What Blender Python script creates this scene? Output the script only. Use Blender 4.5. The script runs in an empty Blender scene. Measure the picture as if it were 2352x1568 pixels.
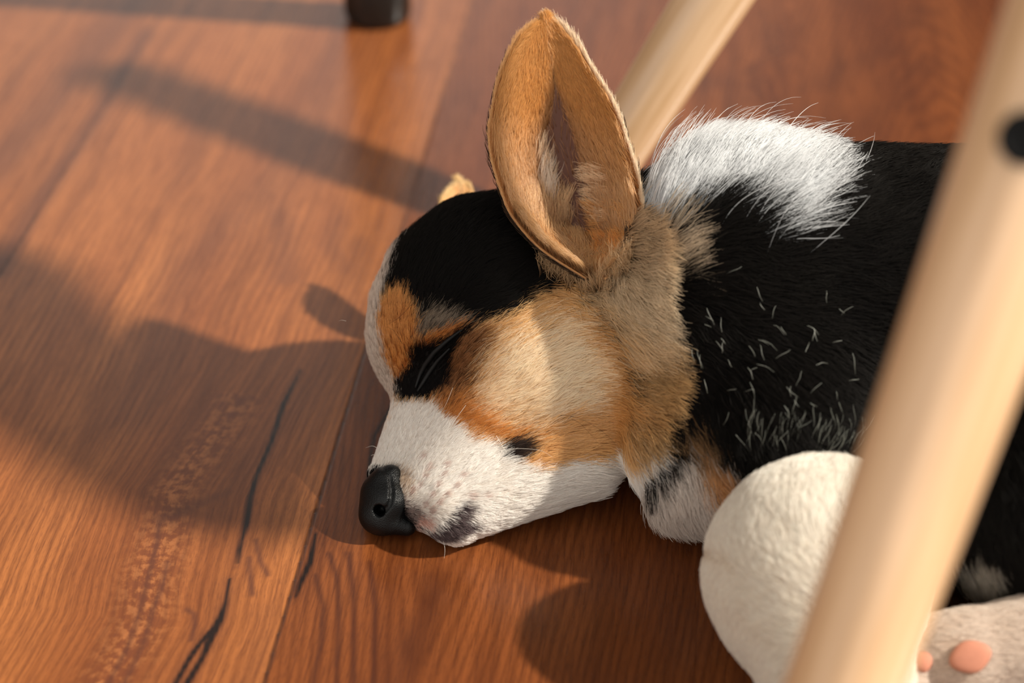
import bpy, math, random
import numpy as np
from mathutils import Vector, Matrix, kdtree
random.seed(7)
RNG = np.random.default_rng(11)
SC = bpy.context.scene
COL = SC.collection

# ---------------------------------------------------------------- camera
PITCH = math.radians(33.0)
SN, CS = math.sin(PITCH), math.cos(PITCH)
FPX = 4573.0            # focal length in pixels of the 2352 wide frame (70 mm)
HC = 0.45               # camera height above the floor
cam_d = bpy.data.cameras.new('camera')
cam_d.sensor_width = 36.0
cam_d.lens = FPX * 36.0 / 2352.0
cam_d.clip_start = 0.02
cam_d.dof.use_dof = True
cam_d.dof.focus_distance = 0.712
cam_d.dof.aperture_fstop = (cam_d.lens / 1000.0) / 0.0120
cam_d.dof.aperture_blades = 0
cam = bpy.data.objects.new('camera', cam_d)
COL.objects.link(cam)
cam.location = (0, 0, HC)
cam.rotation_euler = (math.radians(90) - PITCH, 0, 0)
SC.camera = cam

# ---------------------------------------------------------------- light
SC.view_settings.view_transform = 'Standard'
SC.view_settings.look = 'None'
SC.view_settings.exposure = 0.0
SC.view_settings.gamma = 1.0
SC.cycles.use_denoising = True
SC.cycles.max_bounces = 8
SC.cycles.transparent_max_bounces = 8

SUN_AZ = math.radians(-9)   # bearing of the sun seen from above, 0 = +X
SUN_EL = math.radians(42)
sun_d = bpy.data.lights.new('sun', 'SUN')
sun_d.energy = 7.0
sun_d.angle = math.radians(2.0)
sun_d.color = (1.0, 0.93, 0.82)
sun = bpy.data.objects.new('sun', sun_d)
COL.objects.link(sun)
sdir = Vector((math.cos(SUN_EL) * math.cos(SUN_AZ), math.cos(SUN_EL) * math.sin(SUN_AZ), math.sin(SUN_EL)))
sun.rotation_euler = sdir.to_track_quat('Z', 'Y').to_euler()
sun.location = (1.5, -0.6, 1.6)

world = bpy.data.worlds.new('room_light')
SC.world = world
world.use_nodes = True
wn = world.node_tree
wn.nodes.clear()
def wnode(t, **k):
    n = wn.nodes.new(t)
    for a, b in k.items():
        setattr(n, a, b)
    return n
tc = wnode('ShaderNodeTexCoord')
def lobe(direction, lo, hi):
    """soft bright patch of the surroundings around a direction"""
    d = Vector(direction).normalized()
    dot = wnode('ShaderNodeVectorMath', operation='DOT_PRODUCT')
    wn.links.new(tc.outputs['Generated'], dot.inputs[0])
    dot.inputs[1].default_value = d
    mr = wnode('ShaderNodeMapRange', interpolation_type='SMOOTHSTEP')
    mr.inputs['From Min'].default_value = lo
    mr.inputs['From Max'].default_value = hi
    wn.links.new(dot.outputs['Value'], mr.inputs['Value'])
    return mr.outputs['Result']
def mixc(f, a, b):
    m = wnode('ShaderNodeMix', data_type='RGBA')
    wn.links.new(f, m.inputs[0])
    for s, v in ((6, a), (7, b)):
        if isinstance(v, tuple):
            m.inputs[s].default_value = v
        else:
            wn.links.new(v, m.inputs[s])
    return m.outputs[2]
ROOM = (0.17, 0.125, 0.10, 1)
c1 = mixc(lobe((-0.14, 0.93, 0.36), 0.93, 0.995), ROOM, (1.4, 1.33, 1.26, 1))      # daylight of the far window
c2 = mixc(lobe((1.0, -0.5, 0.9), 0.6, 0.97), c1, (1.3, 1.28, 1.25, 1))             # window the sun comes through
c2 = mixc(lobe((-0.4, -1.0, 0.6), 0.35, 0.95), c2, (1.9, 1.8, 1.66, 1))          # bright side of the room behind the camera
bg = wnode('ShaderNodeBackground')
wn.links.new(c2, bg.inputs['Color'])
bg.inputs['Strength'].default_value = 0.75
wo = wnode('ShaderNodeOutputWorld')
wn.links.new(bg.outputs[0], wo.inputs['Surface'])

# ---------------------------------------------------------------- frames of reference
ROT = np.array([[1, 0, 0], [0, SN, -CS], [0, CS, SN]])   # view axes -> world
def to_world(P):                                            # P in mm along the view axes
    return (np.asarray(P, float) / 1000.0) @ ROT.T + np.array([0, 0, HC])
def to_view(W):
    return ((np.asarray(W, float) - np.array([0, 0, HC])) @ ROT) * 1000.0
def Q(px, py, z):                                           # sight line point, z mm nearer than 0.73 m
    D = 730.0 - z
    return np.array([(px - 1176) / FPX * D, (784 - py) / FPX * D, -D])
def G(px, py, h):                                           # sight line point at height h mm
    y = (784 - py) / FPX
    D = (HC * 1000 - h) / (SN - CS * y)
    return np.array([(px - 1176) / FPX * D, y * D, -D])
def pix(P):                                                 # view mm -> photo pixels
    D = -P[:, 2]
    return np.stack([P[:, 0] / D * FPX + 1176, 784 - P[:, 1] / D * FPX], 1)
def height(P):
    return P[:, 1] * CS + P[:, 2] * SN + HC * 1000
UPV = np.array([0, CS, SN])

def snoise(P, scale, seed, n=10):
    r = np.random.default_rng(seed)
    out = np.zeros(len(P))
    for _ in range(n):
        k = r.normal(size=3) * scale
        out += np.sin(P @ k + r.uniform(0, 6.28))
    return out / math.sqrt(n)

# ---------------------------------------------------------------- object helpers
def tag(o, label=None, cat=None, group=None, kind=None):
    if label: o['label'] = label
    if cat: o['category'] = cat
    if group: o['group'] = group
    if kind: o['kind'] = kind
    return o
def link(o, parent=None):
    COL.objects.link(o)
    if parent is not None:
        o.parent = parent
        o.matrix_parent_inverse = Matrix.Translation(-Vector(parent.location))
    return o
def mesh_obj(name, V, F, mats, parent=None, smooth=True):
    me = bpy.data.meshes.new(name)
    me.from_pydata([tuple(v) for v in V], [], [tuple(f) for f in F])
    if smooth:
        me.polygons.foreach_set('use_smooth', [True] * len(me.polygons))
    for m in (mats if isinstance(mats, (list, tuple)) else [mats]):
        me.materials.append(m)
    me.update()
    return link(bpy.data.objects.new(name, me), parent)
def empty(name, loc):
    o = bpy.data.objects.new(name, None)
    o.location = loc
    COL.objects.link(o)
    return o
def rev_surface(p0, axis, prof, seg=48):
    """rings of (distance along axis, radius) around a straight axis"""
    a = Vector(axis).normalized()
    u = a.orthogonal().normalized(); w = a.cross(u)
    V, F = [], []
    for (s, r) in prof:
        for k in range(seg):
            t = 2 * math.pi * k / seg
            V.append(tuple(Vector(p0) + a * s + (u * math.cos(t) + w * math.sin(t)) * r))
    n = len(prof)
    for i in range(n - 1):
        for k in range(seg):
            k2 = (k + 1) % seg
            F.append((i * seg + k, i * seg + k2, (i + 1) * seg + k2, (i + 1) * seg + k))
    F.append(tuple(range(seg))[::-1]); F.append(tuple((n - 1) * seg + k for k in range(seg)))
    return V, F

class MT:
    def __init__(self, name):
        self.m = bpy.data.materials.new(name)
        self.m.use_nodes = True
        self.t = self.m.node_tree
        self.t.nodes.clear()
        self.out = self.t.nodes.new('ShaderNodeOutputMaterial')
    def n(self, typ, ins=None, **k):
        x = self.t.nodes.new(typ)
        for a, b in k.items():
            setattr(x, a, b)
        for a, b in (ins or {}).items():
            self.set(x.inputs[a], b)
        return x
    def set(self, sock, v):
        if isinstance(v, bpy.types.NodeSocket):
            self.t.links.new(v, sock)
        else:
            sock.default_value = v
    def math(self, op, a, b=0.0, clamp=False):
        x = self.n('ShaderNodeMath', operation=op, use_clamp=clamp)
        self.set(x.inputs[0], a); self.set(x.inputs[1], b)
        return x.outputs[0]
    def mix(self, f, a, b, mode='MIX'):
        x = self.n('ShaderNodeMix', data_type='RGBA', blend_type=mode)
        self.set(x.inputs[0], f); self.set(x.inputs[6], a); self.set(x.inputs[7], b)
        return x.outputs[2]
    def rng(self, v, a, b, c=0.0, d=1.0):
        x = self.n('ShaderNodeMapRange')
        self.set(x.inputs[0], v)
        for i, q in enumerate((a, b, c, d)):
            self.set(x.inputs[i + 1], q)
        return x.outputs[0]

# ================================================================ floor
# Plank frame: v runs along the boards, u across them
FA = math.radians(6.0)
def uv_of(x, y):
    return x * math.cos(FA) - y * math.sin(FA), x * math.sin(FA) + y * math.cos(FA)
def poly_dist(x, y, pts, widths=None):
    """distance to a polyline minus its local width"""
    best = np.full(x.shape, 1e9)
    for i in range(len(pts) - 1):
        ax, ay = pts[i]; bx, by = pts[i + 1]
        dx, dy = bx - ax, by - ay
        t = np.clip(((x - ax) * dx + (y - ay) * dy) / (dx * dx + dy * dy), 0, 1)
        d = np.hypot(x - ax - t * dx, y - ay - t * dy)
        if widths is not None:
            d = d - (widths[i] * (1 - t) + widths[i + 1] * t)
        best = np.minimum(best, d)
    return best
def gpt(px, py):
    p = to_world(G(px, py, 0))
    return (p[0], p[1])
def build_floor():
    def axis(lo, hi, flo, fhi, fine, coarse):
        a = list(np.arange(lo, flo, coarse)) + list(np.arange(flo, fhi, fine)) + list(np.arange(fhi, hi + coarse, coarse))
        return np.array(a)
    xs = axis(-1.6, 1.6, -0.28, 0.10, 0.001, 0.02)
    ys = axis(-0.4, 2.6, 0.44, 0.80, 0.001, 0.02)
    X, Y = np.meshgrid(xs, ys)
    ny, nx = X.shape
    u, v = uv_of(X, Y)
    P = np.stack([u.ravel(), v.ravel(), np.zeros(u.size)], 1)
    # boards
    W = 0.169
    k = np.floor((u + 0.132) / W)
    edge = np.abs((u + 0.132) / W - np.round((u + 0.132) / W)) * W
    # plank to the left of the long seam: figured grain that swings round the knots
    band = [(0.0, 0)]
    bx = np.array([gpt(*p) for p in [(250, 1568), (330, 1420), (345, 1330), (385, 1200), (400, 1130), (450, 1060), (520, 960), (620, 800), (700, 640)]])
    bu, bv = uv_of(bx[:, 0], bx[:, 1])
    o = np.argsort(bv)
    cu = np.interp(v, bv[o], bu[o])            # centre line of the swinging band
    base = np.interp(v, [bv.min(), bv.max()], [bu[o][0], bu[o][-1]])
    fall = np.exp(-np.clip(np.abs(u - cu) - 0.01, 0, None) / 0.035)
    wu = u - (cu - (-0.176)) * fall * (k == -1)
    wu = wu + 0.0012 * snoise(P * [18, 22, 1], 1.0, 3).reshape(u.shape)
    # ring phase: board to the right shows tall arches
    ph = wu * 1.0
    arch = np.sqrt(((u + 0.085) * 7.0) ** 2 + 0.006) - (v - 0.47) * 0.75
    arch = arch * 0.16
    ph = np.where(k == 0, arch, ph)
    arch2 = (np.sqrt(((u - 0.12) * 5.0) ** 2 + 0.01) + (v - 1.05) * 0.9) * 0.18
    ph = np.where(k == 1, arch2, ph)
    ph = np.where(k == -2, wu * 0.9 + 0.006 * np.sin(v * 9), ph)
    rnd = np.array([0.5 + 0.5 * math.sin(i * 12.9898 + 4.1) for i in range(-20, 20)])[(k.astype(int) + 20).clip(0, 39)]
    # hand placed cracks and dark veins
    mk = np.full(u.shape, 1e9)
    def vein(pts, w):
        nonlocal mk
        mk = np.minimum(mk, poly_dist(X, Y, [gpt(*p) for p in pts], [q / 1000 for q in w]))
    vein([(690, 850), (650, 930), (625, 1010), (590, 1090), (575, 1140), (566, 1200), (556, 1240)], [0, 0.8, 0.7, 0.6, 0.8, 0.9, 0.1])
    vein([(556, 1235), (550, 1262), (545, 1292)], [0.1, 0.5, 0.1])
    vein([(527, 1330), (520, 1380), (506, 1420), (490, 1450), (465, 1510), (430, 1568), (400, 1640)], [0.1, 0.3, 1.0, 1.2, 0.6, 0.9, 0.4])
    vein([(497, 1440), (462, 1475), (432, 1520), (404, 1568), (380, 1640)], [0.8, 0.4, 0.3, 0.6, 0.4])
    vein([(480, 1450), (440, 1500), (405, 1560)], [0.3, 0.3, 0.2])
    vein([(725, 1225), (712, 1290), (690, 1340), (680, 1370)], [0.1, 0.9, 0.6, 0.1])
    thin = []
    for q in ([(366, 1195), (360, 1250), (345, 1310), (322, 1400), (292, 1490), (250, 1568), (200, 1640)], [(384, 1290), (372, 1350), (350, 1400), (336, 1460), (300, 1540), (270, 1600)],
              [(430, 1400), (446, 1410), (447, 1440), (440, 1470)], [(588, 1240), (598, 1290), (615, 1320)], [(572, 1280), (575, 1330), (580, 1365)],
              [(756, 1270), (775, 1330), (778, 1420), (772, 1568)], [(724, 1320), (742, 1390), (736, 1480), (720, 1568)], [(800, 1270), (812, 1360), (812, 1568)], [(850, 1290), (862, 1400), (858, 1568)]):
        thin.append(q)
    vein([(1170, 560), (1000, 760), (860, 1000), (830, 1180)], [0, 0.4, 0.3, 0])
    crack = np.clip(0.9 - mk / 0.0009, 0, 1)
    soft = np.clip(1 - mk / 0.006, 0, 1) ** 2
    # soft dark figure: the knotty band and broad veins further up
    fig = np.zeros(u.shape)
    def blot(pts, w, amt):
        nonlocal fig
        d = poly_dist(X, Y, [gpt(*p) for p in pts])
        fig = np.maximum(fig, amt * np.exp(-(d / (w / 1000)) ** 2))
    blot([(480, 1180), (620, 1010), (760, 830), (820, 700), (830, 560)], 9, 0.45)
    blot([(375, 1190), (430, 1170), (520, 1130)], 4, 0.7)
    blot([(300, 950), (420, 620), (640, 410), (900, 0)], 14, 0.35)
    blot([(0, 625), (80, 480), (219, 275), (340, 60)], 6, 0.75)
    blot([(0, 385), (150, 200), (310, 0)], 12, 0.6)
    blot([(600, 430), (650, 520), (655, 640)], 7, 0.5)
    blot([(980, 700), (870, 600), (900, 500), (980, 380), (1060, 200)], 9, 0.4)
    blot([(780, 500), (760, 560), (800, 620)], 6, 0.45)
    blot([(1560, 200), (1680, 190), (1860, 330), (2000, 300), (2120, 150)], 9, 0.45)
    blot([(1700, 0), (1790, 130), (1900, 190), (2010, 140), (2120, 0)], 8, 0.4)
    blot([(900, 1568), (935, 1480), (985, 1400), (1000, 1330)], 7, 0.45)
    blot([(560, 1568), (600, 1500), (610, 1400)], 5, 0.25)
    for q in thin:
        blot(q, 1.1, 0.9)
    kn = np.exp(-((u - cu) / 0.0100) ** 2) * (k == -1) * (v < 0.64)
    V = np.stack([X.ravel(), Y.ravel(), np.zeros(X.size)], 1)
    idx = np.arange(nx * ny).reshape(ny, nx)
    F = np.stack([idx[:-1, :-1], idx[:-1, 1:], idx[1:, 1:], idx[1:, :-1]], -1).reshape(-1, 4)
    me = bpy.data.meshes.new('floor')
    me.vertices.add(len(V)); me.vertices.foreach_set('co', V.ravel())
    me.loops.add(F.size); me.loops.foreach_set('vertex_index', F.ravel().astype(np.int32))
    me.polygons.add(len(F)); me.polygons.foreach_set('loop_start', np.arange(0, F.size, 4, dtype=np.int32))
    me.update(calc_edges=True)
    def att(name, a, b, c):
        at = me.attributes.new(name, 'FLOAT_VECTOR', 'POINT')
        at.data.foreach_set('vector', np.stack([a.ravel(), b.ravel(), c.ravel()], 1).ravel())
    att('grain', wu, v, ph)
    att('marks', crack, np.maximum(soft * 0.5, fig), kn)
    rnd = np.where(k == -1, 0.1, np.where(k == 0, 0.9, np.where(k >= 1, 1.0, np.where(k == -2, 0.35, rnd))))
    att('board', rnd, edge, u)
    m = MT('walnut_laminate')
    ga = m.n('ShaderNodeAttribute', attribute_name='grain')
    gs = m.n('ShaderNodeSeparateXYZ', {0: ga.outputs['Vector']})
    ms = m.n('ShaderNodeSeparateXYZ', {0: m.n('ShaderNodeAttribute', attribute_name='marks').outputs['Vector']})
    bs = m.n('ShaderNodeSeparateXYZ', {0: m.n('ShaderNodeAttribute', attribute_name='board').outputs['Vector']})
    def noise(us, vs, det=3, rough=0.55, src=0):
        c = m.n('ShaderNodeCombineXYZ', {0: m.math('MULTIPLY', gs.outputs[src], us), 1: m.math('MULTIPLY', gs.outputs[1], vs),
                                         2: m.math('MULTIPLY', bs.outputs[0], 37.0)})
        return m.n('ShaderNodeTexNoise', {'Vector': c.outputs[0], 'Scale': 1.0, 'Detail': det, 'Roughness': rough}).outputs[0]
    broad = noise(26, 3.0, 3)
    medium = noise(120, 7, 3)
    fine = noise(1150, 48, 4, 0.65)
    pores = noise(2000, 260, 2, 0.6)
    # growth rings
    wob = noise(60, 5, 2)
    rp = m.math('ADD', m.math('MULTIPLY', gs.outputs[2], 1750.0), m.math('MULTIPLY', wob, 9.0))
    ring = m.math('MULTIPLY_ADD', m.math('SINE', rp), 0.5); ring.node.inputs[2].default_value = 0.5
    ring = m.math('POWER', ring, 2.0)
    light = (0.36, 0.128, 0.038, 1); mid = (0.235, 0.074, 0.022, 1); dark = (0.095, 0.027, 0.009, 1)
    c = m.mix(m.rng(broad, 0.35, 0.68), light, mid)
    c = m.mix(m.math('MULTIPLY', m.rng(medium, 0.45, 0.72), 0.55), c, dark)
    c = m.mix(m.math('MULTIPLY', ring, 0.36), c, dark)
    c = m.mix(m.math('MULTIPLY', m.rng(fine, 0.46, 0.70), 0.62), c, dark)
    c = m.mix(m.math('MULTIPLY', m.rng(pores, 0.50, 0.70), 0.32), c, (0.07, 0.022, 0.012, 1))
    # knotty band: blotches across the grain
    bl = noise(300, 260, 4, 0.6)
    kf = m.math('MULTIPLY', ms.outputs[2], m.rng(bl, 0.44, 0.58), True)
    c = m.mix(m.math('MULTIPLY', kf, 0.8), c, (0.12, 0.035, 0.016, 1))
    c = m.mix(m.math('MULTIPLY', m.math('MULTIPLY', ms.outputs[2], m.rng(bl, 0.52, 0.38)), 0.28, True), c, (0.46, 0.19, 0.075, 1))
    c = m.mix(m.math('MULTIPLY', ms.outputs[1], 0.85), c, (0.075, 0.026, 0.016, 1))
    c = m.mix(ms.outputs[0], c, (0.012, 0.007, 0.006, 1))
    # board tint, with missing shade put into the board under the head
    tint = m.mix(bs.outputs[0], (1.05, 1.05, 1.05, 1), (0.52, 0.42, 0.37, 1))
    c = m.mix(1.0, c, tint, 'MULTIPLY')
    # bevelled seams
    sv = m.rng(bs.outputs[1], 0.0002, 0.0011, 1.0, 0.0)
    c = m.mix(m.math('MULTIPLY', sv, 0.85), c, (0.035, 0.014, 0.008, 1))
    hgt = m.math('SUBTRACT', m.math('MULTIPLY', fine, 0.00005), m.math('MULTIPLY', sv, 0.0002))
    bump = m.n('ShaderNodeBump', {'Height': hgt, 'Distance': 1.0, 'Strength': 0.6})
    bsdf = m.n('ShaderNodeBsdfPrincipled', {'Base Color': c, 'Roughness': m.rng(fine, 0.3, 0.7, 0.20, 0.30), 'Normal': bump.outputs[0], 'IOR': 1.42})
    m.t.links.new(bsdf.outputs[0], m.out.inputs[0])
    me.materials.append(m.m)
    o = bpy.data.objects.new('floor', me)
    COL.objects.link(o)
    tag(o, 'reddish brown walnut plank floor with dark veins and long seams', 'floor', kind='structure')
build_floor()

# ================================================================ furniture
def wood_mat(name, base, dark, rough):
    m = MT(name)
    tcn = m.n('ShaderNodeTexCoord')
    mp = m.n('ShaderNodeMapping', {'Vector': tcn.outputs['Object'], 'Scale': (260, 260, 14)})
    nz = m.n('ShaderNodeTexNoise', {'Vector': mp.outputs[0], 'Scale': 1.0, 'Detail': 3.0})
    c = m.mix(m.rng(nz.outputs[0], 0.4, 0.7), base, dark)
    b = m.n('ShaderNodeBsdfPrincipled', {'Base Color': c, 'Roughness': rough, 'Coat Weight': 0.5, 'Coat Roughness': 0.3})
    m.t.links.new(b.outputs[0], m.out.inputs[0])
    return m.m
def flat_mat(name, colr, rough, spec=0.5):
    m = MT(name)
    tcn = m.n('ShaderNodeTexCoord')
    nz = m.n('ShaderNodeTexNoise', {'Vector': tcn.outputs['Object'], 'Scale': 300.0, 'Detail': 3.0})
    c = m.mix(m.rng(nz.outputs[0], 0.3, 0.7, 0.0, 0.25), colr, tuple(q * 0.6 for q in colr[:3]) + (1,))
    b = m.n('ShaderNodeBsdfPrincipled', {'Base Color': c, 'Roughness': rough, 'Specular IOR Level': spec})
    m.t.links.new(b.outputs[0], m.out.inputs[0])
    return m.m
BEECH = wood_mat('pale_beech', (0.72, 0.48, 0.285, 1), (0.58, 0.355, 0.18, 1), 0.30)
BLACK_PLASTIC = flat_mat('black_plastic', (0.010, 0.011, 0.011, 1), 0.35)

def dowel_leg(p_lo, p_hi, r_lo, r_hi, parent):
    """leg through two known points, run down to the floor and up to seat height"""
    a = Vector(p_lo); b = Vector(p_hi)
    d = (b - a); slope = (r_hi - r_lo) / d.length
    n = d.normalized()
    foot = a - n * (a.z / n.z)
    L = 0.46 / n.z
    s_lo = (a - foot).length
    R = lambda s: max(0.008, min(0.0185, r_lo + slope * (s - s_lo)))
    foot_r = R(0)
    prof = [(0.004, foot_r * 0.80), (0.006, foot_r * 0.97)] + [(0.008 + (L - 0.012) * i / 24, R((L) * i / 24)) for i in range(25)] + [(L, R(L) * 0.8)]
    # local frame so the grain follows the leg
    V, F = rev_surface((0, 0, 0), (0, 0, 1), prof)
    me = bpy.data.meshes.new('leg')
    me.from_pydata(V, [], F)
    me.polygons.foreach_set('use_smooth', [True] * (len(me.polygons) - 2) + [False] * 2)
    me.materials.append(BEECH)
    o = bpy.data.objects.new('leg', me)
    link(o, parent)
    o.matrix_parent_inverse = Matrix()
    o.location = foot - Vector(parent.location)
    o.rotation_euler = n.to_track_quat('Z', 'Y').to_euler()
    V, F = rev_surface((0, 0, 0), (0, 0, 1), [(0.0, foot_r * 0.7), (0.0008, foot_r * 0.78), (0.0042, foot_r * 0.78)], 32)
    mesh_obj('foot_pad', [Matrix.Translation(foot) @ Vector(v) if False else (Vector(foot) + n.to_track_quat('Z', 'Y') @ Vector(v)) for v in V], F, BLACK_PLASTIC, o)
    g = bpy.data.objects[-1] if False else o.children[0]
    g.matrix_parent_inverse = (Matrix.Translation(o.location + Vector(parent.location)) @ o.rotation_euler.to_matrix().to_4x4()).inverted()
    return o, foot, n, R
chair = empty('chair', (0.15, 0.45, 0))
tag(chair, 'chair with round tapered pale beech legs standing over the sleeping puppy', 'chair')
def Dp(px, py, D):
    return to_world(np.array([(px - 1176) / FPX * D, (784 - py) / FPX * D, -D]))
lg1, foot1, n1, R1 = dowel_leg(Dp(1940, 1568, 455), Dp(2142, 1000, 441), 0.0133, 0.0144, chair)
lg1['label'] = 'pale beech chair leg nearest the camera, crossing the puppy'
lg2, foot2, n2, R2 = dowel_leg(Dp(1499, 214, 870), Dp(1635, 0, 855), 0.0145, 0.0158, chair)
lg2['label'] = 'pale beech chair leg rising behind the puppy\'s neck'
# black screw plug in the near leg
def bolt_on(foot, n, R, px, py):
    # where the sight line meets the leg
    ray = Vector(to_world(Q(px, py, 0))) - Vector((0, 0, HC)); ray.normalize()
    o = Vector((0, 0, HC)); w = o - foot
    a = ray.cross(n); b = w.cross(n)
    r = 0.0158
    A = a.dot(a); B = 2 * a.dot(b); Cc = b.dot(b) - r * r
    disc = B * B - 4 * A * Cc
    t = (-B - math.sqrt(max(disc, 0))) / (2 * A)
    p = o + ray * t
    axp = foot + n * (p - foot).dot(n)
    nn = (p - axp).normalized()
    return p, nn
pb, nb = bolt_on(foot1, n1, R1, 2356, 318)
CAP = flat_mat('screw_cap_rubber', (0.006, 0.006, 0.006, 1), 0.7, 0.15)
V, F = rev_surface(pb - nb * 0.006, nb, [(0, 0.0058), (0.0068, 0.0058), (0.0074, 0.0054), (0.0076, 0.0046), (0.0070, 0.0040), (0.0070, 0.002)], 40)
bp = mesh_obj('screw_cap', V, F, CAP, chair)
bp['label'] = 'round black screw cap'

# unseen board added above right, its outline shaped to shade the floor
def slab(name, outline, z0, z1, mat, parent):
    pts = []
    n = len(outline)
    for i in range(n):                       # rounded corners
        p0, p1, p2 = (Vector((*outline[(i + j) % n], 0)) for j in (-1, 0, 1))
        a = p1.lerp(p0, 0.35); c = p1.lerp(p2, 0.35)
        for t in (0, 0.25, 0.5, 0.75, 1):
            pts.append((1 - t) ** 2 * a + 2 * t * (1 - t) * p1 + t * t * c)
    cen = sum(pts, Vector()) / len(pts)
    V, F = [], []
    for sc_, z in ((0.985, z0), (1.0, z0 + 0.003), (1.0, z1 - 0.003), (0.985, z1)):
        V += [(cen.x + (p.x - cen.x) * sc_, cen.y + (p.y - cen.y) * sc_, z) for p in pts]
    m = len(pts)
    for r_ in range(3):
        F += [(r_ * m + k, r_ * m + (k + 1) % m, (r_ + 1) * m + (k + 1) % m, (r_ + 1) * m + k) for k in range(m)]
    F += [tuple(range(m))[::-1], tuple(3 * m + k for k in range(m))]
    return mesh_obj(name, V, F, mat, parent, smooth=False)
SHADE_OUTLINE = [(-0.068, 0.558), (-0.125, 0.567), (-0.165, 0.598), (-0.205, 0.636), (-0.33, 0.70), (-0.34, 0.79), (-0.215, 0.775), (-0.165, 0.70), (-0.11, 0.645), (-0.074, 0.60)]
_sh = 0.4425 / math.tan(SUN_EL)
slab('shade_board', [(x + _sh * math.cos(SUN_AZ), y + _sh * math.sin(SUN_AZ)) for x, y in SHADE_OUTLINE], 0.435, 0.45, BEECH, chair)

# black furniture leg far behind
tl = to_world(G(866, 62, 0))
V, F = rev_surface((tl[0], tl[1] + 0.012, 0), (0, 0, 1), [(0, 0.0150), (0.0015, 0.0172), (0.005, 0.0185), (0.030, 0.0187), (0.033, 0.0182), (0.036, 0.0178), (0.45, 0.0178), (0.452, 0.016)], 64)
fl = mesh_obj('table_leg', V, F, flat_mat('black_leg', (0.008, 0.010, 0.010, 1), 0.22))
tag(fl, 'round glossy black table leg standing on the floor behind the puppy', 'table leg')

# ================================================================ puppy body
def cone(p, a, b, ra, rb):
    a = np.asarray(a, float); b = np.asarray(b, float)
    ab = b - a
    t = np.clip(((p - a) @ ab) / max(ab @ ab, 1e-9), 0, 1)
    c = a + t[:, None] * ab
    return np.sqrt(((p - c) ** 2).sum(1)) - (ra + (rb - ra) * t)
def ellip(p, c, r, ax=None):
    q = p - c
    if ax is not None:
        q = q @ ax
    k0 = np.sqrt(((q / r) ** 2).sum(1)); k1 = np.sqrt(((q / (np.array(r) ** 2)) ** 2).sum(1))
    return k0 * (k0 - 1.0) / np.maximum(k1, 1e-6)
def smin(a, b, k):
    h = np.clip(0.5 + 0.5 * (b - a) / k, 0, 1)
    return b * (1 - h) + a * h - k * h * (1 - h)
def wv(x, y, h):
    return to_view(np.array([x, y, h]))

HEAD = [
    ('s', Q(1125, 700, -22), 38), ('s', Q(1050, 740, -18), 31), ('s', Q(1026, 785, -22), 28),
    ('s', Q(1110, 700, -34), 34),
    ('c', Q(1000, 950, -6), Q(905, 1102, 2), 16.5, 9.6),
    ('c', Q(1090, 990, 2), Q(968, 1138, 10), 22, 12.0),
    ('c', G(1300, 1035, 24), G(1045, 1172, 13), 19, 11.5),
    ('s', Q(1275, 880, -6), 33), ('s', Q(1160, 860, -2), 25), ('s', Q(1200, 900, -48), 27),
    ('s', Q(1345, 720, -25), 34),
]
BODY = [
    ('c', Q(1365, 775, -25), wv(0.078, 0.620, 0.064), 35, 49),
    ('c', wv(0.085, 0.620, 0.061), wv(0.30, 0.606, 0.062), 55, 60),
    ('c', Q(1640, 860, 5), Q(1800, 960, 35), 32, 34),
    ('s', G(1585, 1020, 34), 23),
    ('s', G(2410, 1105, 45), 41), ('c', G(2430, 1090, 48), wv(0.315, 0.560, 0.05), 42, 48), ('s', wv(0.315, 0.61, 0.066), 58),
]
LEG = [
    ('s', G(1880, 1318, 37), 35.5), ('c', G(1880, 1325, 36), G(1925, 1560, 24), 33, 21),
    ('c', G(1925, 1560, 24), G(1950, 1720, 14), 21, 13), ('s', G(1945, 1790, 13), 14),
]
HIND = [
    ('c', G(2110, 1510, 13), G(2215, 1505, 15), 12.0, 13.5), ('c', G(2215, 1505, 15), G(2560, 1460, 22), 13.5, 20),
    ('c', G(2560, 1460, 22), G(2640, 1230, 40), 20, 34),
    ('s', G(2075, 1482, 15), 6.5), ('s', G(2066, 1525, 14), 6.8), ('s', G(2085, 1568, 11), 6.8),
]
def group_sdf(P, L, k):
    d = None
    for it in L:
        q = cone(P, it[1], it[2], it[3], it[4]) if it[0] == 'c' else np.sqrt(((P - it[1]) ** 2).sum(1)) - it[2]
        d = q if d is None else smin(d, q, k)
    return d
EYE_C = Q(985, 850, 10)
def dog_parts(P):
    h = group_sdf(P, HEAD, 9.0)
    return h, group_sdf(P, BODY, 16.0), group_sdf(P, LEG, 10.0), group_sdf(P, HIND, 6.0)
GROOVE = [Q(905, 1226, 26), Q(985, 1222, 30), Q(1045, 1190, 31), Q(1100, 1140, 31), Q(1160, 1062, 30), Q(1205, 1035, 30)]
def dog_sdf(P):
    h, b, l, hi = dog_parts(P)
    d = smin(smin(h, b, 14.0), l, 7.0)
    d = smin(d, hi, 2.0)
    canal = cone(P, Q(1355, 575, 20), Q(1310, 430, 4), 13.0, 19.0)
    d = -smin(-d, canal, 3.0)
    return -smin(-d, height(P) - 0.6, 3.0)

def grad(f, P, e=0.6):
    g = np.empty_like(P)
    for i in range(3):
        o = np.zeros(3); o[i] = e
        g[:, i] = f(P + o) - f(P - o)
    return g / np.maximum(np.linalg.norm(g, axis=1)[:, None], 1e-9)

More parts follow.
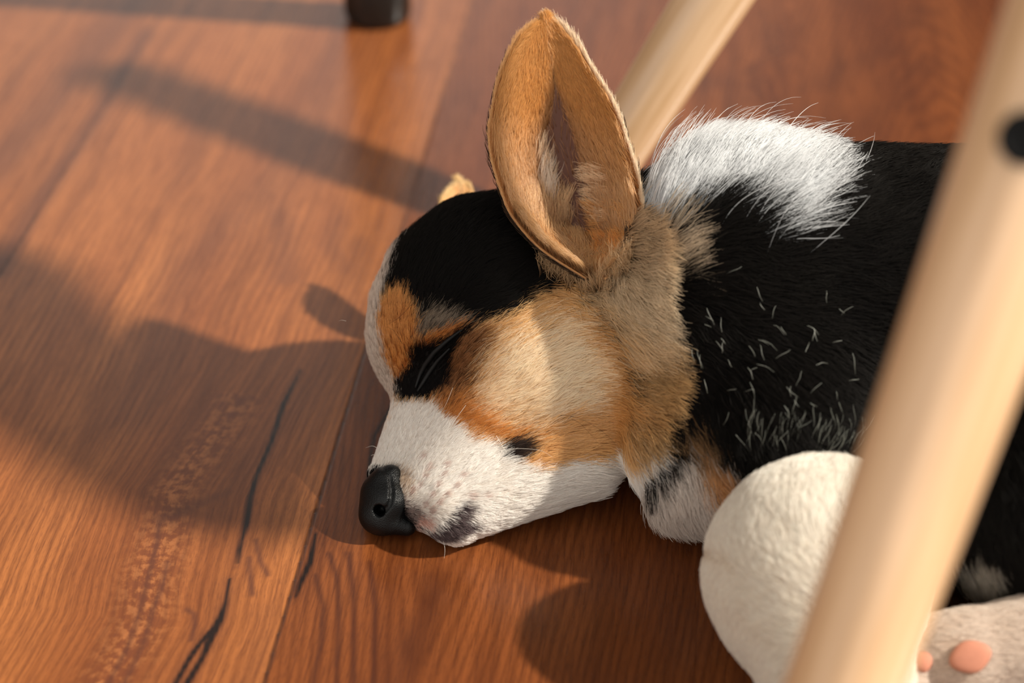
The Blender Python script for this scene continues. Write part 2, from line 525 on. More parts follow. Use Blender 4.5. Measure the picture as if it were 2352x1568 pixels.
def surface_nets(f, lo, hi, step, newton=2):
    lo = np.array(lo, float); n = np.ceil((np.array(hi) - lo) / step).astype(int) + 1
    ax = [lo[i] + step * np.arange(n[i]) for i in range(3)]
    D = np.empty(n, np.float32)
    for i in range(n[0]):
        Yg, Zg = np.meshgrid(ax[1], ax[2], indexing='ij')
        pts = np.stack([np.full(Yg.size, ax[0][i]), Yg.ravel(), Zg.ravel()], 1)
        D[i] = f(pts).reshape(n[1], n[2])
    ins = D < 0
    m = n - 1
    cnt = np.zeros(m, np.int8); acc = np.zeros((3,) + tuple(m), np.float32); ne = np.zeros(m, np.int8)
    corners = [(a, b, c) for a in (0, 1) for b in (0, 1) for c in (0, 1)]
    sl = lambda c: tuple(slice(c[i], c[i] + m[i]) for i in range(3))
    for c in corners:
        cnt += ins[sl(c)]
    act = (cnt > 0) & (cnt < 8)
    for axis in range(3):
        for c in corners:
            if c[axis]: continue
            c2 = list(c); c2[axis] = 1
            a = D[sl(c)]; b = D[sl(c2)]
            x = (a < 0) != (b < 0)
            t = np.where(x, a / np.where(x, a - b, 1), 0)
            for k in range(3):
                acc[k] += np.where(x, (t if k == axis else c[k]), 0)
            ne += x
    ids = -np.ones(m, np.int64); w = np.argwhere(act); ids[act] = np.arange(len(w))
    nn = ne[act][:, None]
    V = lo + step * (w + np.stack([acc[k][act] for k in range(3)], 1) / nn)
    F = []
    for axis in range(3):
        o1, o2 = [(1, 2), (2, 0), (0, 1)][axis]
        a = [slice(1, m[i]) for i in range(3)]; a[axis] = slice(0, m[axis])
        b = list(a); b[axis] = slice(1, m[axis] + 1)
        A = ins[tuple(a)]; B = ins[tuple(b)]
        e = np.argwhere(A != B)
        off = np.array([1 if i != axis else 0 for i in range(3)])
        e = e + off
        inside_first = A[A != B]
        d1 = np.zeros(3, int); d1[o1] = 1
        d2 = np.zeros(3, int); d2[o2] = 1
        q = [ids[tuple((e - x).T)] for x in (0 * d1, d1, d1 + d2, d2)]
        q = np.stack(q, 1)
        q[~inside_first] = q[~inside_first][:, ::-1]
        F.append(q)
    F = np.concatenate(F)
    F = F[(F >= 0).all(1)]
    for _ in range(newton):
        g = grad(f, V, 0.3 * step)
        V = V - g * np.clip(f(V), -step, step)[:, None]
    return V, F

V_, F_ = surface_nets(dog_sdf, (-75, -190, -830), (400, 105, -520), 1.8)
print('body verts', len(V_))

# ---------------------------------------------------------------- coat colours (sRGB 0..255) by patches
def lin(c):
    c = np.asarray(c, float) / 255.0
    return np.where(c <= 0.04045, c / 12.92, ((c + 0.055) / 1.055) ** 2.4)
def poly_in(p, poly):
    """signed distance in px to a polygon (positive inside)"""
    poly = np.asarray(poly, float)
    x, y = p[:, 0], p[:, 1]
    d = np.full(len(p), 1e9); inside = np.zeros(len(p), bool)
    for i in range(len(poly)):
        a = poly[i]; b = poly[(i + 1) % len(poly)]
        e = b - a
        t = np.clip(((x - a[0]) * e[0] + (y - a[1]) * e[1]) / max(e @ e, 1e-9), 0, 1)
        d = np.minimum(d, np.hypot(x - a[0] - t * e[0], y - a[1] - t * e[1]))
        c = ((a[1] > y) != (b[1] > y)) & (x < (b[0] - a[0]) * (y - a[1]) / (b[1] - a[1] + 1e-12) + a[0])
        inside ^= c
    return np.where(inside, d, -d)
BLK = (13, 12, 12); BLK2 = (21, 19, 17)
WHT = (246, 240, 232); WHR = (225, 214, 202)
TAN = (232, 178, 112); TANR = (176, 120, 66)
CRM = (252, 230, 196); ORG = (210, 132, 62); ORGR = (150, 80, 30)
GRB = (150, 122, 92); GRY = (90, 80, 70)
# (polygon, root colour, tip colour, edge softness px)
HEAD_PATCH = [
    ([(1040, 960), (1110, 810), (1280, 730), (1400, 840), (1330, 960), (1240, 1000), (1150, 990)], (226, 180, 124), CRM, 60),
    ([(1290, 590), (1600, 560), (1600, 1060), (1460, 1050), (1460, 900), (1410, 770), (1310, 690)], (46, 38, 30), (226, 192, 148), 40),
    ([(1420, 380), (1560, 380), (1600, 640), (1420, 640)], (70, 54, 40), (204, 174, 138), 18),
    ([(1450, 820), (1580, 780), (1580, 1110), (1455, 1085)], (26, 21, 18), (188, 148, 100), 30),
    ([(1370, 640), (1600, 560), (1560, 760), (1470, 760)], (120, 96, 70), (226, 200, 164), 25),
    ([(1000, 900), (1050, 880), (1090, 930), (1150, 985), (1230, 1010), (1210, 1050), (1150, 1030), (1060, 1000), (990, 950)], ORGR, ORG, 26),
    ([(1230, 1080), (1260, 1040), (1380, 1010), (1480, 950), (1440, 900), (1300, 950), (1230, 1000), (1200, 1040)], (196, 136, 76), (224, 170, 108), 30),
    ([(870, 560), (960, 470), (1130, 380), (1220, 480), (1300, 600), (1290, 650), (1210, 690), (1150, 735), (1090, 752), (1040, 760), (990, 750), (945, 720), (925, 690), (880, 690), (850, 740), (840, 640)], BLK, BLK2, 12),
    ([(820, 840), (850, 780), (880, 830), (905, 900), (905, 950), (880, 920)], BLK, BLK, 6),
    ([(940, 745), (985, 712), (1050, 728), (1075, 750), (1000, 775), (955, 790)], (66, 58, 50), (140, 124, 106), 14),
    ([(862, 730), (890, 690), (925, 678), (950, 710), (962, 770), (955, 830), (925, 900), (905, 930), (885, 860), (868, 800)], ORGR, (224, 150, 76), 9),
    ([(955, 800), (990, 770), (1050, 742), (1070, 755), (1020, 790), (970, 840)], ORGR, ORG, 8),
    ([(1010, 800), (1065, 765), (1120, 775), (1085, 860), (1060, 910), (1000, 930), (980, 900)], (60, 34, 18), (142, 90, 50), 26),
    ([(1060, 758), (1088, 748), (1075, 770), (1040, 802), (1028, 850), (1018, 895), (990, 925), (955, 935), (905, 915), (905, 890), (930, 850), (945, 810), (985, 790), (1020, 772)], (10, 9, 9), (18, 15, 14), 7),
    ([(905, 925), (960, 940), (1008, 942), (1030, 970), (1060, 1005), (1100, 1020), (1150, 1040), (1195, 1078), (1240, 1085), (1320, 1062), (1420, 1030), (1560, 1000), (1560, 1300), (880, 1300), (790, 1200), (840, 1040)], WHR, WHT, 9),
    ([(790, 760), (796, 680), (828, 600), (885, 545), (925, 550), (893, 620), (876, 690), (872, 760), (888, 830), (915, 905), (905, 940), (880, 910), (840, 850)], (150, 128, 112), (226, 210, 194), 7),
    ([(1148, 1035), (1170, 1018), (1205, 1012), (1222, 1035), (1212, 1058), (1175, 1070), (1150, 1062)], (20, 16, 16), (60, 48, 42), 8),
    ([(885, 1075), (910, 1072), (935, 1085), (950, 1110), (935, 1135), (915, 1150), (905, 1120)], (140, 112, 90), (206, 180, 154), 12),
    ([(895, 1180), (915, 1155), (950, 1160), (985, 1190), (960, 1205), (945, 1215)], (70, 56, 52), (158, 138, 130), 10),
    ([(925, 1175), (950, 1195), (975, 1215), (960, 1232), (900, 1232), (895, 1200)], (18, 16, 16), (28, 24, 24), 6),
    ([(945, 1205), (965, 1185), (1000, 1188), (985, 1210)], (190, 140, 125), (222, 180, 165), 8),
    ([(975, 1222), (1015, 1196), (1045, 1178), (1072, 1150), (1085, 1160), (1070, 1195), (1092, 1205), (1075, 1222), (1035, 1240), (985, 1238)], (30, 26, 28), (92, 78, 78), 7),
    ([(820, 1120), (855, 1080), (900, 1070), (908, 1090), (905, 1150), (925, 1190), (952, 1214), (905, 1240), (830, 1230)], (12, 11, 11), (14, 13, 13), 3),
]
SPOTS = [(967, 1055), (980, 1078), (972, 1098), (1017, 1072), (1010, 1096), (998, 1118), (959, 1120), (988, 1140), (1052, 1098), (1040, 1118), (1022, 1138), (942, 1132), (974, 1160), (1005, 1155), (990, 1172), (1072, 1140), (1105, 1140)]
BODY_PATCH = [
    ([(1380, 330), (1560, 230), (1740, 230), (1810, 330), (1822, 420), (1815, 500), (1790, 550), (1750, 566), (1700, 508), (1640, 495), (1580, 522), (1530, 545), (1470, 515), (1420, 380)], (168, 172, 174), (208, 210, 211), 14),
    ([(1400, 520), (1470, 500), (1525, 560), (1540, 640), (1450, 640)], (60, 48, 38), (200, 176, 146), 14),
    ([(1470, 1080), (1540, 1020), (1570, 960), (1620, 970), (1665, 1040), (1668, 1110), (1630, 1260), (1400, 1260)], (150, 136, 124), (226, 214, 202), 16),
    ([(1590, 990), (1630, 985), (1668, 1050), (1655, 1100), (1625, 1080)], (120, 80, 46), (206, 142, 84), 14),
    ([(1540, 960), (1590, 930), (1640, 960), (1600, 1010)], (40, 32, 26), (132, 96, 60), 20),
    ([(2195, 1370), (2180, 1270), (2230, 1210), (2280, 1260), (2270, 1370), (2235, 1420)], (60, 56, 50), (150, 142, 130), 14),
]
def paint(P, part, tips=None):
    """root and tip colours for points P (view mm); part: 0 head 1 body 2 foreleg 3 hind leg"""
    px = pix(P)
    jit = np.stack([snoise(P, 0.25, 5), snoise(P, 0.25, 6)], 1) * 7 + RNG.normal(size=(len(P), 2)) * 4
    px = px + jit
    n = len(P)
    root = np.tile(lin(BLK), (n, 1)); tip = np.tile(lin(BLK2), (n, 1))
    def lay(mask, polys):
        idx = np.where(mask)[0]
        for poly, r, t, s in polys:
            d = poly_in(px[idx], poly)
            w = np.clip(0.5 + d / (2 * s), 0, 1)
            w = w * w * (3 - 2 * w)
            # strands are mostly one colour or the other
            w = np.where(w <= 0, 0.0, np.where(w >= 1, 1.0, np.clip((w - RNG.random(len(w))) * 2.5 + 0.5, 0, 1)))[:, None]
            root[idx] = root[idx] * (1 - w) + lin(r) * w
            tip[idx] = tip[idx] * (1 - w) + lin(t) * w
    hm = part == 0
    root[hm] = lin(TANR); tip[hm] = lin(TAN)
    lay(hm, HEAD_PATCH)
    lay(part == 1, BODY_PATCH)
    idx = np.where(hm)[0]
    pp = px[idx] - jit[idx]
    for sx, sy in SPOTS:
        q = idx[np.hypot(pp[:, 0] - sx, (pp[:, 1] - sy) * 0.8) < 6.5]
        root[q] = root[q] * 0.4 + lin((150, 96, 80)) * 0.6; tip[q] = tip[q] * 0.5 + lin((180, 130, 112)) * 0.5
    lg = part >= 2
    root[lg] = lin((232, 216, 194)); tip[lg] = lin((252, 243, 228))
    hd = part == 3
    root[hd] = lin((206, 180, 160)); tip[hd] = lin((236, 218, 200))
    return root, tip
def part_of(P):
    d = np.stack(dog_parts(P), 1)
    d[:, 0] += 1.5
    d[:, 3] -= 3.0
    k = np.argmin(d, 1)
    ruff = poly_in(pix(P), [(1300, 520), (1480, 500), (1520, 560), (1515, 700), (1535, 850), (1515, 980), (1480, 1060), (1470, 1110), (1300, 1150), (900, 1100), (900, 500)]) > 0
    return np.where(ruff & (k == 1), 0, k)

# ---------------------------------------------------------------- materials of the puppy
def skin_mat():
    m = MT('puppy_skin')
    a = m.n('ShaderNodeAttribute', attribute_name='coat')
    nz = m.n('ShaderNodeTexNoise', {'Scale': 900.0, 'Detail': 3.0})
    c = m.mix(m.rng(nz.outputs[0], 0.3, 0.7, 0.0, 0.4), a.outputs['Color'], (0.02, 0.015, 0.012, 1))
    b = m.n('ShaderNodeBsdfPrincipled', {'Base Color': c, 'Roughness': 0.85, 'Specular IOR Level': 0.15})
    m.t.links.new(b.outputs[0], m.out.inputs[0])
    return m.m
def hair_mat(name, rough=0.35):
    m = MT(name)
    ar = m.n('ShaderNodeAttribute', attribute_name='col_root')
    at = m.n('ShaderNodeAttribute', attribute_name='col_tip')
    hi = m.n('ShaderNodeHairInfo')
    c = m.mix(m.rng(hi.outputs['Intercept'], 0.15, 0.85), ar.outputs['Color'], at.outputs['Color'])
    h = m.n('ShaderNodeBsdfHairPrincipled', {'Color': c, 'Roughness': rough, 'Radial Roughness': 0.55, 'IOR': 1.5}, model='CHIANG', parametrization='COLOR')
    d = m.n('ShaderNodeBsdfDiffuse', {'Color': c})
    val = m.n('ShaderNodeSeparateColor', {0: c}, mode='HSV').outputs[2]
    x = m.n('ShaderNodeMixShader', {0: m.rng(val, 0.01, 0.3, 0.90, 0.5)})
    m.t.links.new(h.outputs[0], x.inputs[1]); m.t.links.new(d.outputs[0], x.inputs[2])
    m.t.links.new(x.outputs[0], m.out.inputs[0])
    return m.m
SKIN = skin_mat(); FUR = hair_mat('puppy_fur')
NOSE = MT('nose_leather')
_tc = NOSE.n('ShaderNodeTexCoord')
_vo = NOSE.n('ShaderNodeTexVoronoi', {'Vector': _tc.outputs['Object'], 'Scale': 2600.0})
_bp = NOSE.n('ShaderNodeBump', {'Height': _vo.outputs['Distance'], 'Strength': 0.35, 'Distance': 0.0004})
_b = NOSE.n('ShaderNodeBsdfPrincipled', {'Base Color': (0.003, 0.0034, 0.0036, 1), 'Specular IOR Level': 0.22, 'Roughness': 0.34, 'Normal': _bp.outputs[0]})
NOSE.t.links.new(_b.outputs[0], NOSE.out.inputs[0])
NOSE = NOSE.m
LID = flat_mat('eyelid_skin', (0.004, 0.004, 0.004, 1), 0.6, 0.25)
PAD = flat_mat('paw_pad', (0.46, 0.19, 0.12, 1), 0.7, 0.2)

PW = to_world(V_)
puppy_loc = Vector(to_world(wv(0.10, 0.60, 0.0)))
me = bpy.data.meshes.new('puppy')
me.from_pydata([tuple(v) for v in (PW - np.array(puppy_loc))], [], F_.tolist())
me.polygons.foreach_set('use_smooth', [True] * len(me.polygons))
me.materials.append(SKIN)
r_, t_ = paint(V_, part_of(V_))
ca = me.attributes.new('coat', 'FLOAT_COLOR', 'POINT')
ca.data.foreach_set('color', np.concatenate([r_ * 0.8, np.ones((len(r_), 1))], 1).ravel())
me.update()
puppy = bpy.data.objects.new('puppy', me)
puppy.location = puppy_loc
COL.objects.link(puppy)
tag(puppy, 'sleeping tricolour corgi puppy lying on the wood floor under the chair', 'dog')

# ---------------------------------------------------------------- fur
def make_hair(name, pts, rad, croot, ctip, mat, parent):
    """pts (N,K,3) in view mm"""
    N, K, _ = pts.shape
    hc = bpy.data.hair_curves.new(name)
    hc.add_curves([K] * N)
    W = to_world(pts.reshape(-1, 3))
    hc.attributes['position'].data.foreach_set('vector', W.astype(np.float32).ravel())
    ra = hc.attributes.get('radius') or hc.attributes.new('radius', 'FLOAT', 'POINT')
    ra.data.foreach_set('value', (rad / 1000.0).astype(np.float32).ravel())
    for nm, c in (('col_root', croot), ('col_tip', ctip)):
        at = hc.attributes.new(nm, 'FLOAT_COLOR', 'CURVE')
        at.data.foreach_set('color', np.concatenate([np.clip(c, 0.0, 0.98), np.ones((N, 1))], 1).astype(np.float32).ravel())
    hc.materials.append(mat)
    o = bpy.data.objects.new(name, hc)
    COL.objects.link(o)
    o.parent = parent
    o.matrix_parent_inverse = parent.matrix_basis.inverted() if parent.parent is None else (parent.parent.matrix_basis @ parent.matrix_parent_inverse @ parent.matrix_basis).inverted()
    return o

def sample_mesh(V, F, dens_fn, base):
    """dens_fn(centroids, normals) -> hairs per mm^2"""
    A, B, Cc, Dd = (V[F[:, i]] for i in range(4))
    tri = np.concatenate([np.stack([A, B, Cc], 1), np.stack([A, Cc, Dd], 1)])
    cr = np.cross(tri[:, 1] - tri[:, 0], tri[:, 2] - tri[:, 0])
    ar = np.linalg.norm(cr, axis=1) / 2
    nr = cr / np.maximum(2 * ar[:, None], 1e-9)
    lam = ar * dens_fn(tri.mean(1), nr) * base
    cnt = RNG.poisson(lam)
    i = np.repeat(np.arange(len(tri)), cnt)
    u, v = RNG.random(len(i)), RNG.random(len(i))
    f = u + v > 1
    u[f], v[f] = 1 - u[f], 1 - v[f]
    t = tri[i]
    return t[:, 0] + u[:, None] * (t[:, 1] - t[:, 0]) + v[:, None] * (t[:, 2] - t[:, 0])

# comb directions: (px, py, dx, dy, length mm, lift) per part, dy down as in the photo
COMB = {
 0: [(850, 1060, .25, -1, 2.5, .15), (900, 1000, .35, -1, 3.0, .15), (960, 1040, .7, -.8, 3.0, .15), (1020, 1090, 1, -.6, 3.5, .15), (950, 1180, 1, -.1, 2.5, .2),
     (930, 1110, .8, -.8, 2.5, .15), (1010, 1150, 1, -.3, 3.0, .18), (1020, 1210, .9, .45, 3.5, .25), (1060, 1215, .9, .5, 4, .25), (1120, 1170, 1, .1, 5, .2), (1100, 1060, 1, -.5, 4.5, .15), (1180, 1090, 1, -.25, 6, .15),
     (1250, 1130, 1, -.1, 7, .15), (1380, 1110, 1, .15, 9, .2), (1470, 1080, 1, .5, 11, .25), (1000, 960, .8, -.7, 3.5, .15), (1080, 960, 1, -.5, 5, .15),
     (870, 920, .2, -1, 3, .15), (850, 760, .05, -1, 4, .25), (850, 680, .1, -1, 5, .5), (890, 590, .4, -1, 6.5, .65), (920, 780, .0, -1, 4.5, .2), (920, 880, -.1, -1, 3, .2), (930, 700, .2, -1, 6, .2),
     (990, 740, .7, -.6, 5, .15), (1010, 790, .8, -.5, 3, .15), (960, 860, .5, -.9, 1.8, .1), (1000, 640, .6, -.9, 7, .15), (1050, 520, .5, -.9, 8, .6), (1130, 440, .5, -.9, 9, .6), (1150, 640, .9, -.5, 8, .15), (1100, 730, 1, -.4, 7, .15), (1200, 560, .9, -.3, 8, .2),
     (1080, 850, 1, -.6, 5, .12), (1150, 850, 1, -.6, 9, .14), (1250, 800, 1, -.45, 12, .15), (1150, 950, 1, -.5, 7, .12), (1250, 920, 1, -.5, 10, .15), (1200, 760, 1, -.6, 10, .15),
     (1350, 950, 1, -.1, 13, .18), (1380, 850, 1, -.1, 15, .2), (1450, 900, 1, .15, 17, .28), (1460, 1000, .9, .5, 15, .3), (1350, 750, 1, .1, 14, .2), (1300, 680, .9, .45, 11, .2), (1420, 760, 1, .25, 17, .3),
     (1450, 660, .9, .4, 13, .3), (1500, 600, .9, .3, 13, .35), (1400, 640, .8, .6, 9, .25)],
 1: [(1450, 420, .1, -1, 12, .3), (1560, 400, .35, -1, 22, .35), (1650, 380, .4, -1, 23, .35), (1720, 400, .6, -1, 25, .32), (1800, 460, .9, -.6, 28, .35), (1760, 490, .85, -.55, 25, .3), (1600, 470, .5, -.9, 20, .25),
     (1900, 360, .8, -.6, 12, .6), (2100, 380, .8, -.5, 11, .6), (2000, 500, .9, -.2, 15, .2), (2300, 500, .9, -.3, 15, .3), (1650, 600, .8, .2, 16, .15), (1850, 650, 1, 0, 16, .12), (2050, 700, 1, .1, 16, .12),
     (1600, 800, .8, .5, 15, .18), (1750, 850, .7, .7, 15, .15), (1900, 900, .8, .6, 15, .15), (2100, 1000, .9, .4, 15, .15), (1560, 960, .7, .8, 15, .25), (1600, 1100, .3, 1, 19, .3), (1540, 1080, .0, 1, 18, .3), (1700, 1000, .5, .9, 13, .2),
     (2300, 1250, .1, 1, 12, .2), (2230, 1300, .1, 1, 12, .2)],
 2: [(1650, 1200, -.15, -1, 4, .3), (1620, 1350, -.3, .6, 3.5, .3), (1700, 1480, -.2, .9, 4, .3), (1760, 1120, -.1, -1, 5, .4), (1850, 1070, .1, -1, 6, .4), (1930, 1050, .25, -1, 7, .4), (1780, 1250, -.3, -.8, 4.5, .2), (1850, 1180, .0, -1, 7, .25),
     (1780, 1400, -.9, -.3, 4, .2), (1880, 1350, -.6, -.6, 4, .2), (1950, 1500, -.5, .5, 4, .2)],
 3: [(2150, 1430, -1, -.1, 3, .25), (2300, 1430, -1, 0, 4, .25), (2200, 1520, -1, .2, 2.5, .25)],
}
def comb(P, part):
    px = pix(P)
    D = np.zeros((len(P), 2)); L = np.zeros(len(P)); A = np.zeros(len(P))
    for k, pts in COMB.items():
        idx = np.where(part == k)[0]
        if not len(idx): continue
        c = np.array(pts, float)
        dd = c[:, 2:4] / np.linalg.norm(c[:, 2:4], axis=1)[:, None]
        for s in range(0, len(idx), 60000):
            ii = idx[s:s + 60000]
            d2 = ((px[ii, None, :] - c[None, :, :2]) ** 2).sum(2) + 400
            w = 1 / d2 ** 1.7
            w /= w.sum(1)[:, None]
            D[ii] = w @ dd; L[ii] = w @ c[:, 4]; A[ii] = w @ c[:, 5]
    return D, L, A

def strands(P, N, dirv, L, lift, K=7, curl=0.35, clump=(0.55, 3.0), droop=0.0, seed=1):
    """bent, slightly wavy strands gathered into locks"""
    n = len(P)
    r = np.random.default_rng(seed)
    d = dirv + r.normal(size=(n, 3)) * 0.10
    d = d - (d * N).sum(1)[:, None] * N
    d /= np.maximum(np.linalg.norm(d, axis=1)[:, None], 1e-6)
    L = L * r.uniform(0.72, 1.18, n)
    lf = np.clip(lift + r.normal(size=n) * 0.07, 0.03, 1.2)
    t = np.linspace(0, 1, K)
    up = (lf[:, None] * 1.5 * t - lf[:, None] * 0.75 * t ** 2)      # rises then lies down
    al = np.sqrt(np.clip(1 - (lf[:, None] * 0.8) ** 2, 0.2, 1)) * t
    side = np.cross(N, d)
    ph = r.uniform(0, 6.28, n)
    wv_ = (np.sin(t[None] * r.uniform(2, 5, n)[:, None] + ph[:, None]) - np.sin(ph)[:, None]) * 0.06 * curl * t[None]
    bend = r.normal(size=n)[:, None] * 0.10 * t ** 2
    pts = P[:, None, :] + L[:, None, None] * (up[..., None] * N[:, None, :] + al[..., None] * d[:, None, :] + (wv_ + bend)[..., None] * side[:, None, :])
    if droop:
        pts = pts - UPV * (droop * L[:, None, None] * (t ** 2)[None, :, None])
    amt, size = clump
    if amt > 0:
        m = max(4, int(n / max(1.0, clump_n(size))))
        ci = r.choice(n, min(m, n), replace=False)
        kd = kdtree.KDTree(len(ci))
        for j, c in enumerate(ci):
            kd.insert(P[c], j)
        kd.balance()
        near = np.array([kd.find(p)[1] for p in P])
        c = ci[near]
        # shared direction of the lock
        tipv = pts[c] - P[c][:, None, :]
        own = pts - P[:, None, :]
        a = amt * r.uniform(0.4, 1.0, n)
        wgt = (a[:, None] * t[None] ** 1.5)[..., None]
        target = P[c][:, None, :] + tipv * (L / L[c])[:, None, None]
        pts = pts * (1 - wgt * 0.75) + target * (wgt * 0.75)
    return pts
def clump_n(size):
    return size * size * DENS * 0.8
DENS = 6.0

def radii(n, K, r0, r1, seed=3):
    r = np.random.default_rng(seed)
    t = np.linspace(0, 1, K)
    prof = np.where(t < 0.55, 1.0, 1 - (t - 0.55) / 0.45 * (1 - r1 / r0))
    return (r0 * prof)[None] * r.uniform(0.75, 1.2, n)[:, None]

def view_dir(P):
    return -P / np.linalg.norm(P, axis=1)[:, None]
def body_density(c, n):
    f = (n * view_dir(c)).sum(1)
    h = height(c)
    w = np.where(f > -0.35, 1.0, 0.22)
    w = np.where(h < 2.0, 0.0, w)
    p = pix(c)
    w = np.where(p[:, 0] > 2460, w * 0.45, w)
    short = (p[:, 0] < 1120) & (p[:, 1] > 900)
    w = w * np.where(short, 2.2, 1.0)
    w = w * np.where((p[:, 0] > 1640) & (p[:, 1] > 520) & (p[:, 1] < 1000), 0.75, 1.0)
    return w
Pr = sample_mesh(V_, F_, body_density, DENS)
Nr = grad(dog_sdf, Pr)
part = part_of(Pr)
D2, Lr, Lf = comb(Pr, part)
# keep nose, eyelid rim and nostrils bare
px_ = pix(Pr)
nose_poly = [(835, 1115), (862, 1088), (900, 1078), (908, 1100), (902, 1150), (925, 1195), (950, 1215), (905, 1230), (840, 1215), (815, 1160)]
pad_poly1 = [(2175, 1470), (2215, 1465), (2262, 1500), (2265, 1525), (2225, 1545), (2195, 1510)]
bare = (poly_in(px_, nose_poly) > 0) & (part == 0)
bare |= (poly_in(px_, pad_poly1) > 0) & (part == 3)
bare |= poly_in(px_, [(1195, 500), (1265, 590), (1345, 632), (1420, 590), (1446, 520), (1430, 400), (1180, 380)]) > 0
keep = ~bare
Pr, Nr, part, D2, Lr, Lf = Pr[keep], Nr[keep], part[keep], D2[keep], Lr[keep], Lf[keep]
print('strands', len(Pr))
dv = np.stack([D2[:, 0], -D2[:, 1], np.zeros(len(D2))], 1)
dv = dv - (dv * Nr).sum(1)[:, None] * Nr
# hairs on the far side run on over the contour
croot, ctip = paint(Pr, part)
br = np.random.default_rng(5).uniform(0.78, 1.12, len(Pr))[:, None]
croot *= br; ctip *= br
def emit(name, mask, K, r0, r1, curl, clump, label=None, seed=1):
    i = np.where(mask)[0]
    pts = strands(Pr[i], Nr[i], dv[i], Lr[i], Lf[i], K, curl, clump, seed=seed)
    # nothing grows through the floor
    hh = pts[..., 1] * CS + pts[..., 2] * SN + HC * 1000
    pts = pts + np.clip(0.4 - hh, 0, None)[..., None] * UPV
    rr = np.clip(Lr[i] / 9.0, 0.62, 1.15)[:, None]
    o = make_hair(name, pts, radii(len(i), K, r0, r1) * rr, croot[i], ctip[i], FUR, puppy)
    if label: o['label'] = label
    return o
emit('head_fur', part == 0, 7, 0.088, 0.025, 1.2, (0.75, 2.8), 'black, orange and white fur of the head', 1)
emit('body_fur', part == 1, 7, 0.10, 0.028, 1.3, (0.8, 4.2), 'black coat with a white collar', 2)
emit('foreleg_fur', part == 2, 6, 0.095, 0.03, 1.0, (0.3, 1.6), 'short white fur of the front leg', 3)
emit('hind_leg_fur', part == 3, 6, 0.09, 0.03, 1.0, (0.4, 2.0), 'short white fur of the hind leg', 4)

# stray pale guard hairs over the black coat
def project(px, py, z0=80):
    """first point of the coat along the sight lines"""
    px = np.asarray(px, float); py = np.asarray(py, float)
    d = np.stack([(px - 1176) / FPX, (784 - py) / FPX, -np.ones(len(px))], 1)
    s = np.full(len(px), 560.0)
    for _ in range(90):
        f = dog_sdf(d * s[:, None])
        s = s + np.clip(f, -4, 8) * 0.9
    return d * s[:, None]
r = np.random.default_rng(21)
sx = np.concatenate([r.normal(1760, 110, 60), r.uniform(1720, 1965, 70)])
sy = np.concatenate([r.normal(860, 110, 60), r.uniform(985, 1045, 70)])
ok = (sx > 1590) & (sx < 2000) & (sy > 620)
sx, sy = sx[ok], sy[ok]
Ps = project(sx, sy); Ns = grad(dog_sdf, Ps)
up = (sy > 980)
dd = np.where(up[:, None], np.array([0.15, 1.0, 0.0]) + r.normal(size=(len(sx), 3)) * 0.18, np.array([-0.2, 0.6, 0]) + r.normal(size=(len(sx), 3)) * 0.45)
pts = strands(Ps + Ns * np.where(up, 3.0, 5.0)[:, None], Ns, dd, np.where(up, 9.0, r.uniform(2.5, 6.5, len(sx))), np.where(up, 0.3, 0.2), 6, 1.5, (0, 1), seed=9)
o = make_hair('guard_hair', pts, radii(len(sx), 6, 0.07, 0.025), np.tile(lin((84, 84, 76)), (len(sx), 1)), np.tile(lin((186, 188, 174)), (len(sx), 1)), FUR, puppy)
o['label'] = 'stray pale hairs over the black side'

# long loose strands standing out of the white collar
r = np.random.default_rng(44)
n = 900
cx = np.concatenate([r.uniform(1480, 1800, 600), r.normal(1780, 45, 300)])
cy = np.concatenate([np.interp(cx[:600], [1480, 1560, 1700, 1800], [430, 385, 335, 345]) + r.uniform(-15, 60, 600), r.normal(460, 45, 300)])
Pc = project(cx, cy)
hit = np.abs(dog_sdf(Pc)) < 2.0
Pc, cx, cy = Pc[hit], cx[hit], cy[hit]; Nc = grad(dog_sdf, Pc); n = len(Pc)
dc = np.stack([np.interp(cx, [1480, 1700, 1850], [0.25, 0.45, 1.0]) + r.normal(size=n) * 0.12, np.interp(cx, [1480, 1700, 1850], [1.0, 0.95, 0.6]), np.zeros(n)], 1)
pts = strands(Pc, Nc, dc, r.uniform(17, 30, n), r.uniform(0.35, 0.7, n), 8, 0.8, (0.95, 3.2), seed=45)
cc = r.uniform(0.75, 1.05, n)[:, None]
o = make_hair('collar_hair', pts, radii(n, 8, 0.095, 0.02, 46), lin((176, 178, 180)) * cc, lin((222, 224, 224)) * cc, FUR, puppy)
o['label'] = 'long loose white collar strands'

